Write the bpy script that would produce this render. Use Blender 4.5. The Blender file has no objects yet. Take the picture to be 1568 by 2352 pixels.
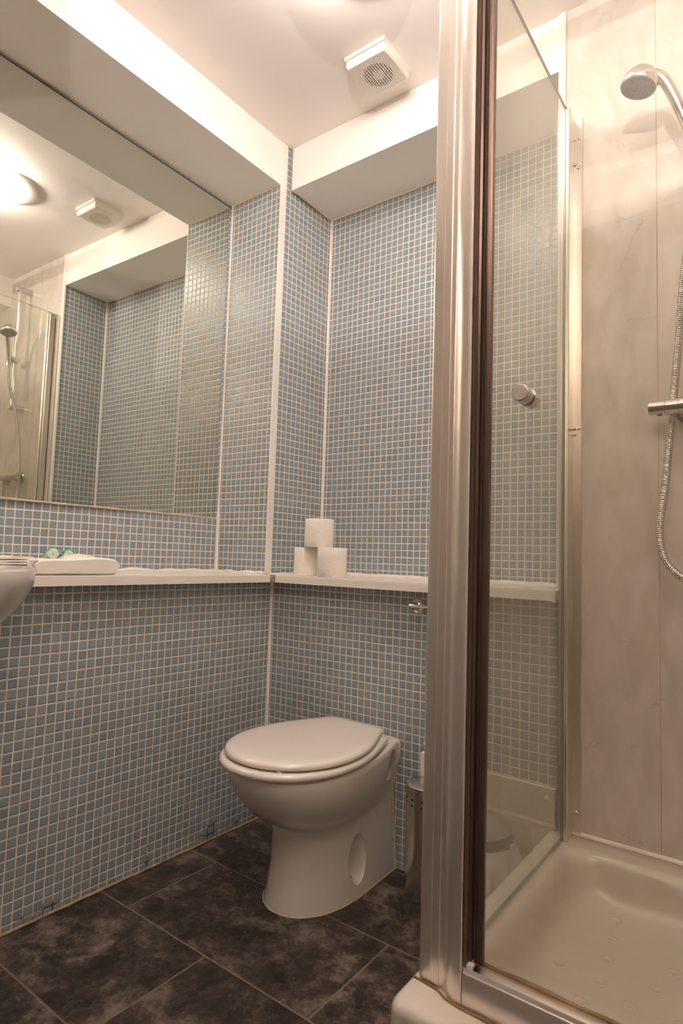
import bpy, bmesh, math, random
from mathutils import Vector, Matrix, noise
random.seed(7)
PI = math.pi
scene = bpy.context.scene
COL = scene.collection

# ------------------------------------------------------------------ camera
cam = bpy.data.cameras.new('camera')
cam_o = bpy.data.objects.new('camera', cam); COL.objects.link(cam_o)
scene.camera = cam_o
cam.sensor_fit = 'VERTICAL'; cam.sensor_height = 36.0; cam.sensor_width = 24.0
cam.lens = 1389.89 / 2352 * 36.0
Rx = Vector((0.80260583, 0.59564594, 0.03209039)).normalized()
Rz = Vector((-0.59619395, 0.79926898, 0.07564307)).normalized()
Ry = Rz.cross(Rx).normalized()           # image down
Rx = Ry.cross(Rz).normalized()
M = Matrix.Identity(4)
for i in range(3):
    M[i][0] = Rx[i]; M[i][1] = -Ry[i]; M[i][2] = -Rz[i]
M[0][3], M[1][3], M[2][3] = 1.50183, -1.60943, 0.90854
cam_o.matrix_world = M
cam.clip_start = 0.02
cam.dof.use_dof = True; cam.dof.focus_distance = 1.95; cam.dof.aperture_fstop = 7.0

# ------------------------------------------------------------------ world, light, exposure
w = bpy.data.worlds.new('world'); scene.world = w; w.use_nodes = True
w.node_tree.nodes['Background'].inputs[0].default_value = (1.0, 0.8, 0.62, 1)
w.node_tree.nodes['Background'].inputs[1].default_value = 0.02
scene.view_settings.view_transform = 'Standard'
scene.view_settings.look = 'None'
scene.view_settings.gamma = 1
scene.view_settings.use_curve_mapping = False
scene.view_settings.exposure = 2.38
LAMP = 6.4      # radiance of the ceiling dome
BULB = 7000.0    # radiance of the small globe by the door
LCOL = (1.0, 0.885, 0.81, 1)
scene.cycles.max_bounces = 14; scene.cycles.transparent_max_bounces = 24
scene.cycles.glossy_bounces = 8; scene.cycles.diffuse_bounces = 8
scene.cycles.caustics_reflective = True; scene.cycles.blur_glossy = 0.3

# ------------------------------------------------------------------ materials
def nt(name):
    m = bpy.data.materials.new(name); m.use_nodes = True
    t = m.node_tree; b = t.nodes['Principled BSDF']
    return m, t, b
def N(t, kind, **kw):
    n = t.nodes.new(kind)
    for k, v in kw.items():
        setattr(n, k, v)
    return n
def simple(name, col, rough=.5, metal=0, bump=0, bscale=60, coat=0, spec=None, var=0, vscale=8, sub=0):
    m, t, b = nt(name)
    b.inputs['Base Color'].default_value = (*col, 1)
    b.inputs['Roughness'].default_value = rough
    b.inputs['Metallic'].default_value = metal
    b.inputs['Coat Weight'].default_value = coat
    b.inputs['Coat Roughness'].default_value = .06
    if spec is not None: b.inputs['Specular IOR Level'].default_value = spec
    if sub:
        b.inputs['Subsurface Weight'].default_value = sub
        b.inputs['Subsurface Radius'].default_value = (.02, .015, .01)
    tc = N(t, 'ShaderNodeTexCoord')
    if bump:
        n = N(t, 'ShaderNodeTexNoise'); n.inputs['Scale'].default_value = bscale; n.inputs['Detail'].default_value = 5
        t.links.new(tc.outputs['Object'], n.inputs['Vector'])
        bp = N(t, 'ShaderNodeBump'); bp.inputs['Strength'].default_value = bump; bp.inputs['Distance'].default_value = .002
        t.links.new(n.outputs['Fac'], bp.inputs['Height']); t.links.new(bp.outputs[0], b.inputs['Normal'])
    if var:
        n = N(t, 'ShaderNodeTexNoise'); n.inputs['Scale'].default_value = vscale; n.inputs['Detail'].default_value = 4
        t.links.new(tc.outputs['Object'], n.inputs['Vector'])
        r = N(t, 'ShaderNodeValToRGB')
        r.color_ramp.elements[0].position = .3; r.color_ramp.elements[1].position = .7
        r.color_ramp.elements[0].color = (*[c * (1 - var) for c in col], 1)
        r.color_ramp.elements[1].color = (*[min(1, c * (1 + var * .4)) for c in col], 1)
        t.links.new(n.outputs['Fac'], r.inputs[0]); t.links.new(r.outputs[0], b.inputs['Base Color'])
    return m
def math_(t, op, a, b=None, c=None):
    n = N(t, 'ShaderNodeMath', operation=op)
    for i, v in enumerate((a, b, c)):
        if v is None: continue
        if isinstance(v, (int, float)): n.inputs[i].default_value = v
        else: t.links.new(v, n.inputs[i])
    return n.outputs[0]
def mixc(t, f, a, b):
    n = N(t, 'ShaderNodeMix', data_type='RGBA')
    for i, v in ((0, f), (6, a), (7, b)):
        if isinstance(v, (int, float)): n.inputs[i].default_value = v
        elif isinstance(v, tuple): n.inputs[i].default_value = (*v[:3], 1)
        else: t.links.new(v, n.inputs[i])
    return n.outputs[2]

def mosaic(name, x0, y0, z0, tile=(.262, .328, .375), grout=(.80, .69, .565), stain=(.76, .42, .20), stain_amt=.3, mould=False):
    m, t, b = nt(name)
    tc = N(t, 'ShaderNodeTexCoord'); geo = N(t, 'ShaderNodeNewGeometry')
    p = N(t, 'ShaderNodeSeparateXYZ'); t.links.new(tc.outputs['Object'], p.inputs[0])
    nn = N(t, 'ShaderNodeSeparateXYZ'); t.links.new(geo.outputs['True Normal'], nn.inputs[0])
    isx = math_(t, 'GREATER_THAN', math_(t, 'ABSOLUTE', nn.outputs[0]), .5)
    ux = math_(t, 'SUBTRACT', p.outputs[0], x0); uy = math_(t, 'SUBTRACT', p.outputs[1], y0)
    mx = N(t, 'ShaderNodeMix', data_type='FLOAT')
    t.links.new(isx, mx.inputs[0]); t.links.new(ux, mx.inputs[2]); t.links.new(uy, mx.inputs[3])
    # slightly hand-laid lines
    wob = N(t, 'ShaderNodeTexNoise'); wob.inputs['Scale'].default_value = 9; wob.inputs['Detail'].default_value = 1
    t.links.new(tc.outputs['Object'], wob.inputs['Vector'])
    wv = math_(t, 'MULTIPLY', math_(t, 'SUBTRACT', wob.outputs['Fac'], .5), .0028)
    U = math_(t, 'DIVIDE', math_(t, 'ADD', mx.outputs[0], wv), .025)
    V = math_(t, 'DIVIDE', math_(t, 'ADD', math_(t, 'SUBTRACT', p.outputs[2], z0), wv), .025)
    def edge(s):    # distance (0..0.5) to the nearest joint centre
        f = math_(t, 'FRACT', s)
        return math_(t, 'MINIMUM', f, math_(t, 'SUBTRACT', 1.0, f))
    eu, ev = edge(U), edge(V)
    # rounded tile corners
    a = math_(t, 'SUBTRACT', .5, eu); c = math_(t, 'SUBTRACT', .5, ev)
    pw = math_(t, 'ADD', math_(t, 'POWER', a, 14.0), math_(t, 'POWER', c, 14.0))
    r = math_(t, 'POWER', pw, 1 / 14.0)          # 0.5 at the joint centre
    mr = N(t, 'ShaderNodeMapRange', interpolation_type='SMOOTHSTEP')
    t.links.new(r, mr.inputs[0]); mr.inputs[1].default_value = .420; mr.inputs[2].default_value = .442
    g = mr.outputs[0]                            # 1 = grout
    # tile colour, a touch different from tile to tile
    cell = N(t, 'ShaderNodeCombineXYZ')
    t.links.new(math_(t, 'FLOOR', U), cell.inputs[0]); t.links.new(math_(t, 'FLOOR', V), cell.inputs[1]); t.links.new(isx, cell.inputs[2])
    wn = N(t, 'ShaderNodeTexWhiteNoise', noise_dimensions='3D'); t.links.new(cell.outputs[0], wn.inputs[0])
    tcol = mixc(t, wn.outputs[0], tuple(c_ * .93 for c_ in tile), tuple(c_ * 1.07 for c_ in tile))
    # stains in the grout
    n1 = N(t, 'ShaderNodeTexNoise'); n1.inputs['Scale'].default_value = 22; n1.inputs['Detail'].default_value = 6
    t.links.new(tc.outputs['Object'], n1.inputs['Vector'])
    s1 = N(t, 'ShaderNodeMapRange'); t.links.new(n1.outputs['Fac'], s1.inputs[0])
    s1.inputs[1].default_value = .42; s1.inputs[2].default_value = .68; s1.inputs[3].default_value = 0; s1.inputs[4].default_value = stain_amt
    gcol = mixc(t, s1.outputs[0], grout, stain)
    if mould:
        n2 = N(t, 'ShaderNodeTexNoise'); n2.inputs['Scale'].default_value = 14; n2.inputs['Detail'].default_value = 5
        t.links.new(tc.outputs['Object'], n2.inputs['Vector'])
        zf = N(t, 'ShaderNodeMapRange'); t.links.new(p.outputs[2], zf.inputs[0])
        zf.inputs[1].default_value = .09; zf.inputs[2].default_value = 0.0; zf.inputs[3].default_value = 0; zf.inputs[4].default_value = .22
        s2 = N(t, 'ShaderNodeMapRange'); t.links.new(math_(t, 'ADD', n2.outputs['Fac'], zf.outputs[0]), s2.inputs[0])
        s2.inputs[1].default_value = .70; s2.inputs[2].default_value = .76
        gcol = mixc(t, s2.outputs[0], gcol, (.10, .05, .025))
    t.links.new(mixc(t, g, tcol, gcol), b.inputs['Base Color'])
    rg = N(t, 'ShaderNodeMapRange'); t.links.new(g, rg.inputs[0]); rg.inputs[3].default_value = .30; rg.inputs[4].default_value = .8
    t.links.new(rg.outputs[0], b.inputs['Roughness'])
    hb = N(t, 'ShaderNodeMapRange', interpolation_type='SMOOTHSTEP')
    t.links.new(r, hb.inputs[0]); hb.inputs[1].default_value = .34; hb.inputs[2].default_value = .45; hb.inputs[3].default_value = 1; hb.inputs[4].default_value = 0
    n3 = N(t, 'ShaderNodeTexNoise'); n3.inputs['Scale'].default_value = 70; n3.inputs['Detail'].default_value = 2
    t.links.new(tc.outputs['Object'], n3.inputs['Vector'])
    hh = math_(t, 'ADD', hb.outputs[0], math_(t, 'MULTIPLY', n3.outputs['Fac'], .25))
    bp = N(t, 'ShaderNodeBump'); bp.inputs['Strength'].default_value = .6; bp.inputs['Distance'].default_value = .0012
    t.links.new(hh, bp.inputs['Height']); t.links.new(bp.outputs[0], b.inputs['Normal'])
    return m

def marble_panel():
    m, t, b = nt('laminate_marble')
    tc = N(t, 'ShaderNodeTexCoord')
    mp = N(t, 'ShaderNodeMapping'); mp.inputs['Rotation'].default_value = (0, .5, 0); mp.inputs['Scale'].default_value = (3.6, 1, 1.6)
    t.links.new(tc.outputs['Object'], mp.inputs[0])
    n = N(t, 'ShaderNodeTexNoise'); n.inputs['Scale'].default_value = 5; n.inputs['Detail'].default_value = 7; n.inputs['Distortion'].default_value = .6
    t.links.new(mp.outputs[0], n.inputs['Vector'])
    r = N(t, 'ShaderNodeValToRGB'); e = r.color_ramp.elements
    e[0].position = .36; e[0].color = (.575, .525, .46, 1); e[1].position = .62; e[1].color = (.66, .612, .565, 1)
    t.links.new(n.outputs['Fac'], r.inputs[0])
    # thin broken cracks
    dn = N(t, 'ShaderNodeTexNoise'); dn.inputs['Scale'].default_value = 14; dn.inputs['Detail'].default_value = 7; dn.inputs['Roughness'].default_value = .7
    t.links.new(tc.outputs['Object'], dn.inputs['Vector'])
    ad = N(t, 'ShaderNodeVectorMath', operation='MULTIPLY_ADD')
    t.links.new(dn.outputs['Color'], ad.inputs[0]); ad.inputs[1].default_value = (.09, .09, .09); t.links.new(tc.outputs['Object'], ad.inputs[2])
    v = N(t, 'ShaderNodeTexVoronoi', feature='DISTANCE_TO_EDGE'); v.inputs['Scale'].default_value = 4.6
    t.links.new(ad.outputs[0], v.inputs['Vector'])
    c1 = N(t, 'ShaderNodeMapRange'); t.links.new(v.outputs['Distance'], c1.inputs[0]); c1.inputs[1].default_value = .001; c1.inputs[2].default_value = .006
    c1.inputs[3].default_value = 1; c1.inputs[4].default_value = 0
    mk = N(t, 'ShaderNodeTexNoise'); mk.inputs['Scale'].default_value = 7; mk.inputs['Detail'].default_value = 3
    t.links.new(tc.outputs['Object'], mk.inputs['Vector'])
    c2 = N(t, 'ShaderNodeMapRange'); t.links.new(mk.outputs['Fac'], c2.inputs[0]); c2.inputs[1].default_value = .52; c2.inputs[2].default_value = .60
    f = math_(t, 'MULTIPLY', math_(t, 'MULTIPLY', c1.outputs[0], c2.outputs[0]), .42)
    t.links.new(mixc(t, f, r.outputs[0], (.30, .25, .20)), b.inputs['Base Color'])
    b.inputs['Roughness'].default_value = .22
    b.inputs['Coat Weight'].default_value = .5; b.inputs['Coat Roughness'].default_value = .05
    return m

def floor_mat():
    m, t, b = nt('stone_vinyl')
    tc = N(t, 'ShaderNodeTexCoord'); p = N(t, 'ShaderNodeSeparateXYZ'); t.links.new(tc.outputs['Object'], p.inputs[0])
    rows = math_(t, 'DIVIDE', math_(t, 'ADD', p.outputs[1], .0175 + 3), .3)       # joints at y=-.3175,-.6175
    fr = math_(t, 'FRACT', rows); row = math_(t, 'FLOOR', rows)
    sh = math_(t, 'MULTIPLY', math_(t, 'MODULO', math_(t, 'ADD', row, 1.0), 2.0), .5)
    cols = math_(t, 'ADD', math_(t, 'DIVIDE', math_(t, 'ADD', p.outputs[0], 5.88 - .2985), .6), sh)
    fc = math_(t, 'FRACT', cols)
    er = math_(t, 'MULTIPLY', math_(t, 'MINIMUM', fr, math_(t, 'SUBTRACT', 1.0, fr)), .3)
    ec = math_(t, 'MULTIPLY', math_(t, 'MINIMUM', fc, math_(t, 'SUBTRACT', 1.0, fc)), .6)
    e = math_(t, 'MINIMUM', er, ec)
    g = N(t, 'ShaderNodeMapRange'); t.links.new(e, g.inputs[0]); g.inputs[1].default_value = .0015; g.inputs[2].default_value = .003
    g.inputs[3].default_value = 1; g.inputs[4].default_value = 0
    cv = N(t, 'ShaderNodeCombineXYZ'); t.links.new(row, cv.inputs[0]); t.links.new(math_(t, 'FLOOR', cols), cv.inputs[1])
    wn = N(t, 'ShaderNodeTexWhiteNoise', noise_dimensions='3D'); t.links.new(cv.outputs[0], wn.inputs[0])
    off = N(t, 'ShaderNodeVectorMath', operation='MULTIPLY_ADD'); t.links.new(wn.outputs['Color'], off.inputs[0]); off.inputs[1].default_value = (9, 9, 9)
    t.links.new(tc.outputs['Object'], off.inputs[2])
    n1 = N(t, 'ShaderNodeTexNoise'); n1.inputs['Scale'].default_value = 8; n1.inputs['Detail'].default_value = 14; n1.inputs['Roughness'].default_value = .72; n1.inputs['Distortion'].default_value = .25
    t.links.new(off.outputs[0], n1.inputs['Vector'])
    n2 = N(t, 'ShaderNodeTexNoise'); n2.inputs['Scale'].default_value = 42; n2.inputs['Detail'].default_value = 10; n2.inputs['Roughness'].default_value = .8; n2.inputs['Distortion'].default_value = .4
    t.links.new(off.outputs[0], n2.inputs['Vector'])
    fac = math_(t, 'ADD', math_(t, 'MULTIPLY', n1.outputs['Fac'], .66), math_(t, 'MULTIPLY', n2.outputs['Fac'], .34))
    r = N(t, 'ShaderNodeValToRGB'); e_ = r.color_ramp.elements
    e_[0].position = .40; e_[0].color = (.009, .006, .005, 1)
    e_[1].position = .61; e_[1].color = (.22, .165, .140, 1)
    k = r.color_ramp.elements.new(.50); k.color = (.044, .030, .024, 1)
    t.links.new(fac, r.inputs[0])
    # pale crackled veins
    dv = N(t, 'ShaderNodeVectorMath', operation='MULTIPLY_ADD'); t.links.new(n1.outputs['Color'], dv.inputs[0]); dv.inputs[1].default_value = (.35, .35, .35); t.links.new(off.outputs[0], dv.inputs[2])
    vo = N(t, 'ShaderNodeTexVoronoi', feature='DISTANCE_TO_EDGE'); vo.inputs['Scale'].default_value = 11; t.links.new(dv.outputs[0], vo.inputs['Vector'])
    s = N(t, 'ShaderNodeMapRange'); t.links.new(vo.outputs['Distance'], s.inputs[0]); s.inputs[1].default_value = 0; s.inputs[2].default_value = .07; s.inputs[3].default_value = .5; s.inputs[4].default_value = 0
    vm = math_(t, 'MULTIPLY', s.outputs[0], n2.outputs['Fac'])
    c = mixc(t, vm, r.outputs[0], (.22, .175, .15))
    c = mixc(t, math_(t, 'MULTIPLY', g.outputs[0], .75), c, (.22, .16, .11))
    t.links.new(c, b.inputs['Base Color'])
    b.inputs['Roughness'].default_value = .48
    bp = N(t, 'ShaderNodeBump'); bp.inputs['Strength'].default_value = .3; bp.inputs['Distance'].default_value = .001
    t.links.new(math_(t, 'SUBTRACT', n2.outputs['Fac'], g.outputs[0]), bp.inputs['Height']); t.links.new(bp.outputs[0], b.inputs['Normal'])
    return m

def glass_mat(name, tint, haze, hscale=3):
    """thin sheet glass: Fresnel reflection over tinted transmission with a little limescale"""
    m = bpy.data.materials.new(name); m.use_nodes = True; t = m.node_tree; t.nodes.clear()
    out = N(t, 'ShaderNodeOutputMaterial')
    tr = N(t, 'ShaderNodeBsdfTransparent'); tr.inputs[0].default_value = (*tint, 1)
    gl = N(t, 'ShaderNodeBsdfGlossy'); gl.inputs['Roughness'].default_value = .0
    fr = N(t, 'ShaderNodeFresnel'); gg = N(t, 'ShaderNodeNewGeometry')
    t.links.new(math_(t, 'SUBTRACT', 1.45, math_(t, 'MULTIPLY', gg.outputs['Backfacing'], 1.45 - 1 / 1.45)), fr.inputs['IOR'])
    mx = N(t, 'ShaderNodeMixShader'); t.links.new(fr.outputs[0], mx.inputs[0]); t.links.new(tr.outputs[0], mx.inputs[1]); t.links.new(gl.outputs[0], mx.inputs[2])
    df = N(t, 'ShaderNodeBsdfDiffuse'); df.inputs[0].default_value = (.80, .74, .64, 1)
    tl = N(t, 'ShaderNodeBsdfTranslucent'); tl.inputs[0].default_value = (.80, .74, .64, 1)
    dm = N(t, 'ShaderNodeMixShader'); dm.inputs[0].default_value = .5; t.links.new(df.outputs[0], dm.inputs[1]); t.links.new(tl.outputs[0], dm.inputs[2])
    tc = N(t, 'ShaderNodeTexCoord'); n = N(t, 'ShaderNodeTexNoise'); n.inputs['Scale'].default_value = hscale; n.inputs['Detail'].default_value = 4
    t.links.new(tc.outputs['Object'], n.inputs['Vector'])
    h = math_(t, 'MULTIPLY', n.outputs['Fac'], haze * 2)
    m2 = N(t, 'ShaderNodeMixShader'); t.links.new(h, m2.inputs[0]); t.links.new(mx.outputs[0], m2.inputs[1]); t.links.new(dm.outputs[0], m2.inputs[2])
    t.links.new(m2.outputs[0], out.inputs[0])
    return m
def emis(name, col, s):
    m = bpy.data.materials.new(name); m.use_nodes = True; t = m.node_tree; t.nodes.clear()
    o = N(t, 'ShaderNodeOutputMaterial'); e = N(t, 'ShaderNodeEmission'); e.inputs[0].default_value = col; e.inputs[1].default_value = s
    t.links.new(e.outputs[0], o.inputs[0]); return m

paint = simple('white_paint', (.875, .83, .79), .55, bump=.12, bscale=40)
gloss = simple('gloss_paint', (.84, .80, .75), .28, bump=.15, bscale=30)
hall_m = simple('hall_paint', (.30, .235, .185), .6)
caulk = simple('white_caulk', (.86, .80, .74), .45, bump=.2, bscale=80, var=.08, vscale=20)
tile_low = mosaic('mosaic_lower', .0136, -.0257, .7954 - .05 * 20, stain_amt=.55, mould=True)
tile_up = mosaic('mosaic_upper', -.019, -.0082, 1.367 - .05 * 30, stain_amt=.3)
tile_back = mosaic('mosaic_back', .0278, -.0082, 1.367 - .05 * 30, stain_amt=.3)
tile_left = mosaic('mosaic_left', -.019, -.0663, 1.367 - .05 * 30, stain_amt=.4)
marble = marble_panel()
floor_m = floor_mat()
ceram = simple('sanitary_ceramic', (.74, .70, .655), .12, coat=.4)
seat_m = simple('seat_plastic', (.80, .75, .69), .16, coat=.3)
tray_m = simple('tray_acrylic', (.62, .56, .49), .22, coat=.25)
chrome = simple('chrome', (.80, .78, .75), .10, 1)
chrome_b = simple('brushed_chrome', (.74, .71, .68), .24, 1)
dark_chrome = simple('dull_chrome', (.42, .38, .34), .22, 1)
alu = simple('polished_aluminium', (.84, .79, .75), .28, .78)
alu_r = simple('satin_aluminium', (.78, .74, .69), .33, 1)
gasket = simple('dark_gasket', (.045, .030, .024), .3)
gasket2 = simple('brown_gasket', (.13, .085, .07), .25, .6)
black = simple('black_hole', (.012, .010, .009), .6)
amber = simple('amber_sealant', (.26, .14, .035), .35, var=.5, vscale=25)
towel_m = simple('terry_towel', (.90, .85, .79), .95, bump=.45, bscale=420)
roll_m = simple('tissue_paper', (.88, .83, .76), .95, bump=.6, bscale=160)
card = simple('cardboard', (.50, .40, .30), .9)
white_pl = simple('white_plastic', (.80, .76, .71), .35)
vent_pl = simple('vent_plastic', (.78, .72, .66), .4)
mirror_m = simple('mirror_silver', (.79, .80, .73), .012, 1)
mirror_edge = simple('mirror_edge', (.10, .07, .04), .4)
glass_front = glass_mat('clear_glass', (.985, .985, .97), .012)
glass_door = glass_mat('door_glass', (.965, .968, .945), .07)
glass_edge = simple('glass_edge_green', (.27, .30, .235), .25)
bag_m = bpy.data.materials.new('thin_bag'); bag_m.use_nodes = True
_t = bag_m.node_tree; _b = _t.nodes['Principled BSDF']; _b.inputs['Base Color'].default_value = (.8, .78, .75, 1); _b.inputs['Roughness'].default_value = .35
_b.inputs['Alpha'].default_value = .72
teal_m = bpy.data.materials.new('teal_film'); teal_m.use_nodes = True
_b = teal_m.node_tree.nodes['Principled BSDF']; _b.inputs['Base Color'].default_value = (.16, .55, .46, 1); _b.inputs['Roughness'].default_value = .2; _b.inputs['Alpha'].default_value = .8
cap_m = bpy.data.materials.new('milky_green_plastic'); cap_m.use_nodes = True
_b = cap_m.node_tree.nodes['Principled BSDF']; _b.inputs['Base Color'].default_value = (.72, .84, .73, 1); _b.inputs['Roughness'].default_value = .25; _b.inputs['Alpha'].default_value = .9

# ------------------------------------------------------------------ helpers
def tag(o, label=None, cat=None, group=None, kind=None):
    if label: o['label'] = label
    if cat: o['category'] = cat
    if group: o['group'] = group
    if kind: o['kind'] = kind
    return o
def empty(name, loc, label, cat, group=None):
    o = bpy.data.objects.new(name, None); COL.objects.link(o); o.location = loc; o.empty_display_size = .05
    return tag(o, label, cat, group)
def link(name, bm, mat, parent=None, smooth=False, at=None):
    """world-space bmesh -> object; geometry is kept relative to its own parent's place"""
    base = Vector((0, 0, 0)); p = parent
    while p: base = base + p.location; p = p.parent
    o_loc = Vector(at) if at is not None else None
    bmesh.ops.recalc_face_normals(bm, faces=bm.faces)
    me = bpy.data.meshes.new(name)
    sh = o_loc if o_loc is not None else base
    for v in bm.verts: v.co -= sh
    bm.to_mesh(me); bm.free()
    for m_ in (mat if isinstance(mat, (list, tuple)) else [mat]): me.materials.append(m_)
    if smooth:
        for f in me.polygons: f.use_smooth = True
        try: me.set_sharp_from_angle(angle=math.radians(38))
        except Exception: pass
    o = bpy.data.objects.new(name, me); COL.objects.link(o)
    if parent: o.parent = parent; o.location = (sh - base)
    else: o.location = sh
    return o
def B(): return bmesh.new()
def box(bm, x0, x1, y0, y1, z0, z1, bev=0, seg=2, mi=0):
    r = bmesh.ops.create_cube(bm, size=1)
    for v in r['verts']:
        v.co = Vector(((x0 + x1) / 2 + v.co.x * (x1 - x0), (y0 + y1) / 2 + v.co.y * (y1 - y0), (z0 + z1) / 2 + v.co.z * (z1 - z0)))
    fs = set(f for v in r['verts'] for f in v.link_faces)
    for f in fs: f.material_index = mi
    if bev:
        es = list(set(e for f in fs for e in f.edges))
        bmesh.ops.bevel(bm, geom=es, offset=bev, segments=seg, affect='EDGES', profile=.5)
    return bm
def loft(bm, rings, cap0=True, cap1=True, closed=True, mi=0):
    vs = [[bm.verts.new(p) for p in r] for r in rings]
    n = len(vs[0])
    for a, b in zip(vs, vs[1:]):
        for i in range(n if closed else n - 1):
            j = (i + 1) % n
            f = bm.faces.new((a[i], a[j], b[j], b[i])); f.material_index = mi
    if cap0: bm.faces.new(list(reversed(vs[0]))).material_index = mi
    if cap1: bm.faces.new(vs[-1]).material_index = mi
    return vs
def frame(d):
    d = Vector(d).normalized(); a = Vector((0, 0, 1)) if abs(d.z) < .9 else Vector((1, 0, 0))
    u = d.cross(a).normalized(); return u, d.cross(u).normalized(), d
def lathe(bm, c, axis, prof, n=40, cap0=True, cap1=True, mi=0):
    """prof: list of (distance along the axis, radius)"""
    u, v, d = frame(axis); c = Vector(c)
    loft(bm, [[c + d * s + (u * math.cos(2 * PI * i / n) + v * math.sin(2 * PI * i / n)) * max(r, 1e-5) for i in range(n)] for s, r in prof], cap0, cap1, mi=mi)
def tube(bm, pts, rad, n=16, mi=0, caps=True):
    pts = [Vector(p) for p in pts]; rings = []
    u, v, d = frame(pts[1] - pts[0])
    for i, p in enumerate(pts):
        d2 = (pts[min(i + 1, len(pts) - 1)] - pts[max(i - 1, 0)]).normalized()
        q = d.rotation_difference(d2); u = q @ u; v = q @ v; d = d2
        r = rad[i] if isinstance(rad, (list, tuple)) else rad
        rings.append([p + (u * math.cos(2 * PI * k / n) + v * math.sin(2 * PI * k / n)) * r for k in range(n)])
    loft(bm, rings, caps, caps, mi=mi)
def spline(pts, n=12):
    pts = [Vector(p) for p in pts]; P = [pts[0]] + pts + [pts[-1]]; out = []
    for i in range(1, len(P) - 2):
        a, b, c, d = P[i - 1:i + 3]
        for k in range(n):
            s = k / n
            out.append(.5 * ((2 * b) + (c - a) * s + (2 * a - 5 * b + 4 * c - d) * s * s + (3 * b - a - 3 * c + d) * s ** 3))
    out.append(pts[-1]); return out
def prism(bm, poly, z0, z1, mi=0):
    loft(bm, [[Vector((x, y, z0)) for x, y in poly], [Vector((x, y, z1)) for x, y in poly]], mi=mi)
def structure(name, bm, mat, **k):
    return tag(link(name, bm, mat, **k), kind='structure')
def SB(name, x0, x1, y0, y1, z0, z1, mat, bev=0):
    return structure(name, box(B(), x0, x1, y0, y1, z0, z1, bev), mat)
def bool_cut(o, bms):
    """subtract closed meshes from o and bake the result"""
    for bm in bms:
        bmesh.ops.recalc_face_normals(bm, faces=bm.faces)
        me = bpy.data.meshes.new('cutter'); bm.to_mesh(me); bm.free()
        for f in me.polygons: f.use_smooth = True
        c = bpy.data.objects.new('cutter', me); COL.objects.link(c)
        md = o.modifiers.new('cut', 'BOOLEAN'); md.operation = 'DIFFERENCE'; md.object = c; md.solver = 'EXACT'
        bpy.context.view_layer.update()
        dg = bpy.context.evaluated_depsgraph_get()
        new = bpy.data.meshes.new_from_object(o.evaluated_get(dg))
        o.modifiers.clear(); old = o.data; o.data = new; bpy.data.meshes.remove(old)
        bpy.data.objects.remove(c); bpy.data.meshes.remove(me)

# ------------------------------------------------------------------ room shell
CZ, SZ = 2.4537, 2.2880          # ceiling, underside of the boxed-in beams
SHB, SHT = .8167, .8430          # shelf board bottom / top
XR, YF = 1.80, -1.93             # right wall, door wall
SB('floor', -.35, XR + .1, YF - .1, .36, -.08, 0, floor_m)
SB('ceiling', -.35, XR + .1, YF - .1, .36, CZ, CZ + .08, paint)
SB('wall_left_lower', -.2588, 0, YF, .2638, 0, SHB, tile_low)
SB('wall_left', -.35, -.2588, YF, .36, SHB, CZ, tile_left)
SB('wall_back_lower', 0.0001, 1.012, 0, .2638, 0, SHB, tile_low)
SB('wall_back', -.2588, 1.0121, .2638, .36, SHB, CZ, tile_back)
bm = B(); prism(bm, [(-.2588, -.038), (-.0015, -.038), (.0089, .2638), (-.2588, .2638)], SHB, CZ); structure('wall_corner_column', bm, tile_up)
SB('wall_niche_side', 1.0121, 1.0221, .012, .36, SHB, CZ, tile_up)
SB('wall_shower', 1.0222, XR, .01, .36, 0, CZ, marble)
SB('wall_right', XR, XR + .1, YF - .1, .36, 0, CZ, marble)
SB('ceiling_beam_left', -.2588, -.0018, YF, -.038, SZ, CZ, paint)
SB('ceiling_beam_back', .0089, 1.0121, .0117, .2638, SZ, CZ, paint)
SB('ceiling_beam_right', 1.565, XR, YF, .01, SZ, CZ, paint)
# door wall with a narrow opening
DX0, DX1, DH = .74, 1.30, 2.20
SB('wall_front', -.35, DX0, YF - .1, YF, 0, CZ, hall_m)
SB('wall_front_right', DX1, XR, YF - .1, YF, 0, CZ, hall_m)
SB('wall_front_top', DX0, DX1, YF - .1, YF, DH, CZ, hall_m)
d1 = tag(link('door_1', box(box(B(), DX0, DX0 + .03, YF - .1, YF + .012, 0, DH), DX1 - .03, DX1, YF - .1, YF + .012, 0, DH), gloss), kind='structure')
bm = B(); ax0, ax1, az = DX0 - .09, DX1 + .09, DH + .12
for (x0, x1, z0, z1) in ((ax0, DX0 + .01, 0, az), (DX1 - .01, ax1, 0, az), (ax0, ax1, DH - .005, az)):
    box(bm, x0, x1, YF, YF + .012, z0, z1, .003)
for (x0, x1, z0, z1) in ((ax0, ax0 + .035, 0, az), (ax1 - .035, ax1, 0, az), (ax0, ax1, az - .035, az)):
    box(bm, x0, x1, YF + .012, YF + .026, z0, z1, .006)
box(bm, DX0 + .03, DX1 - .03, YF - .1, YF, DH - .03, DH)
link('architrave', bm, gloss, parent=d1)
SB('wall_hall', .5, 1.8, YF - .75, YF - .7, 0, CZ, hall_m)      # passage seen only in reflections
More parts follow.
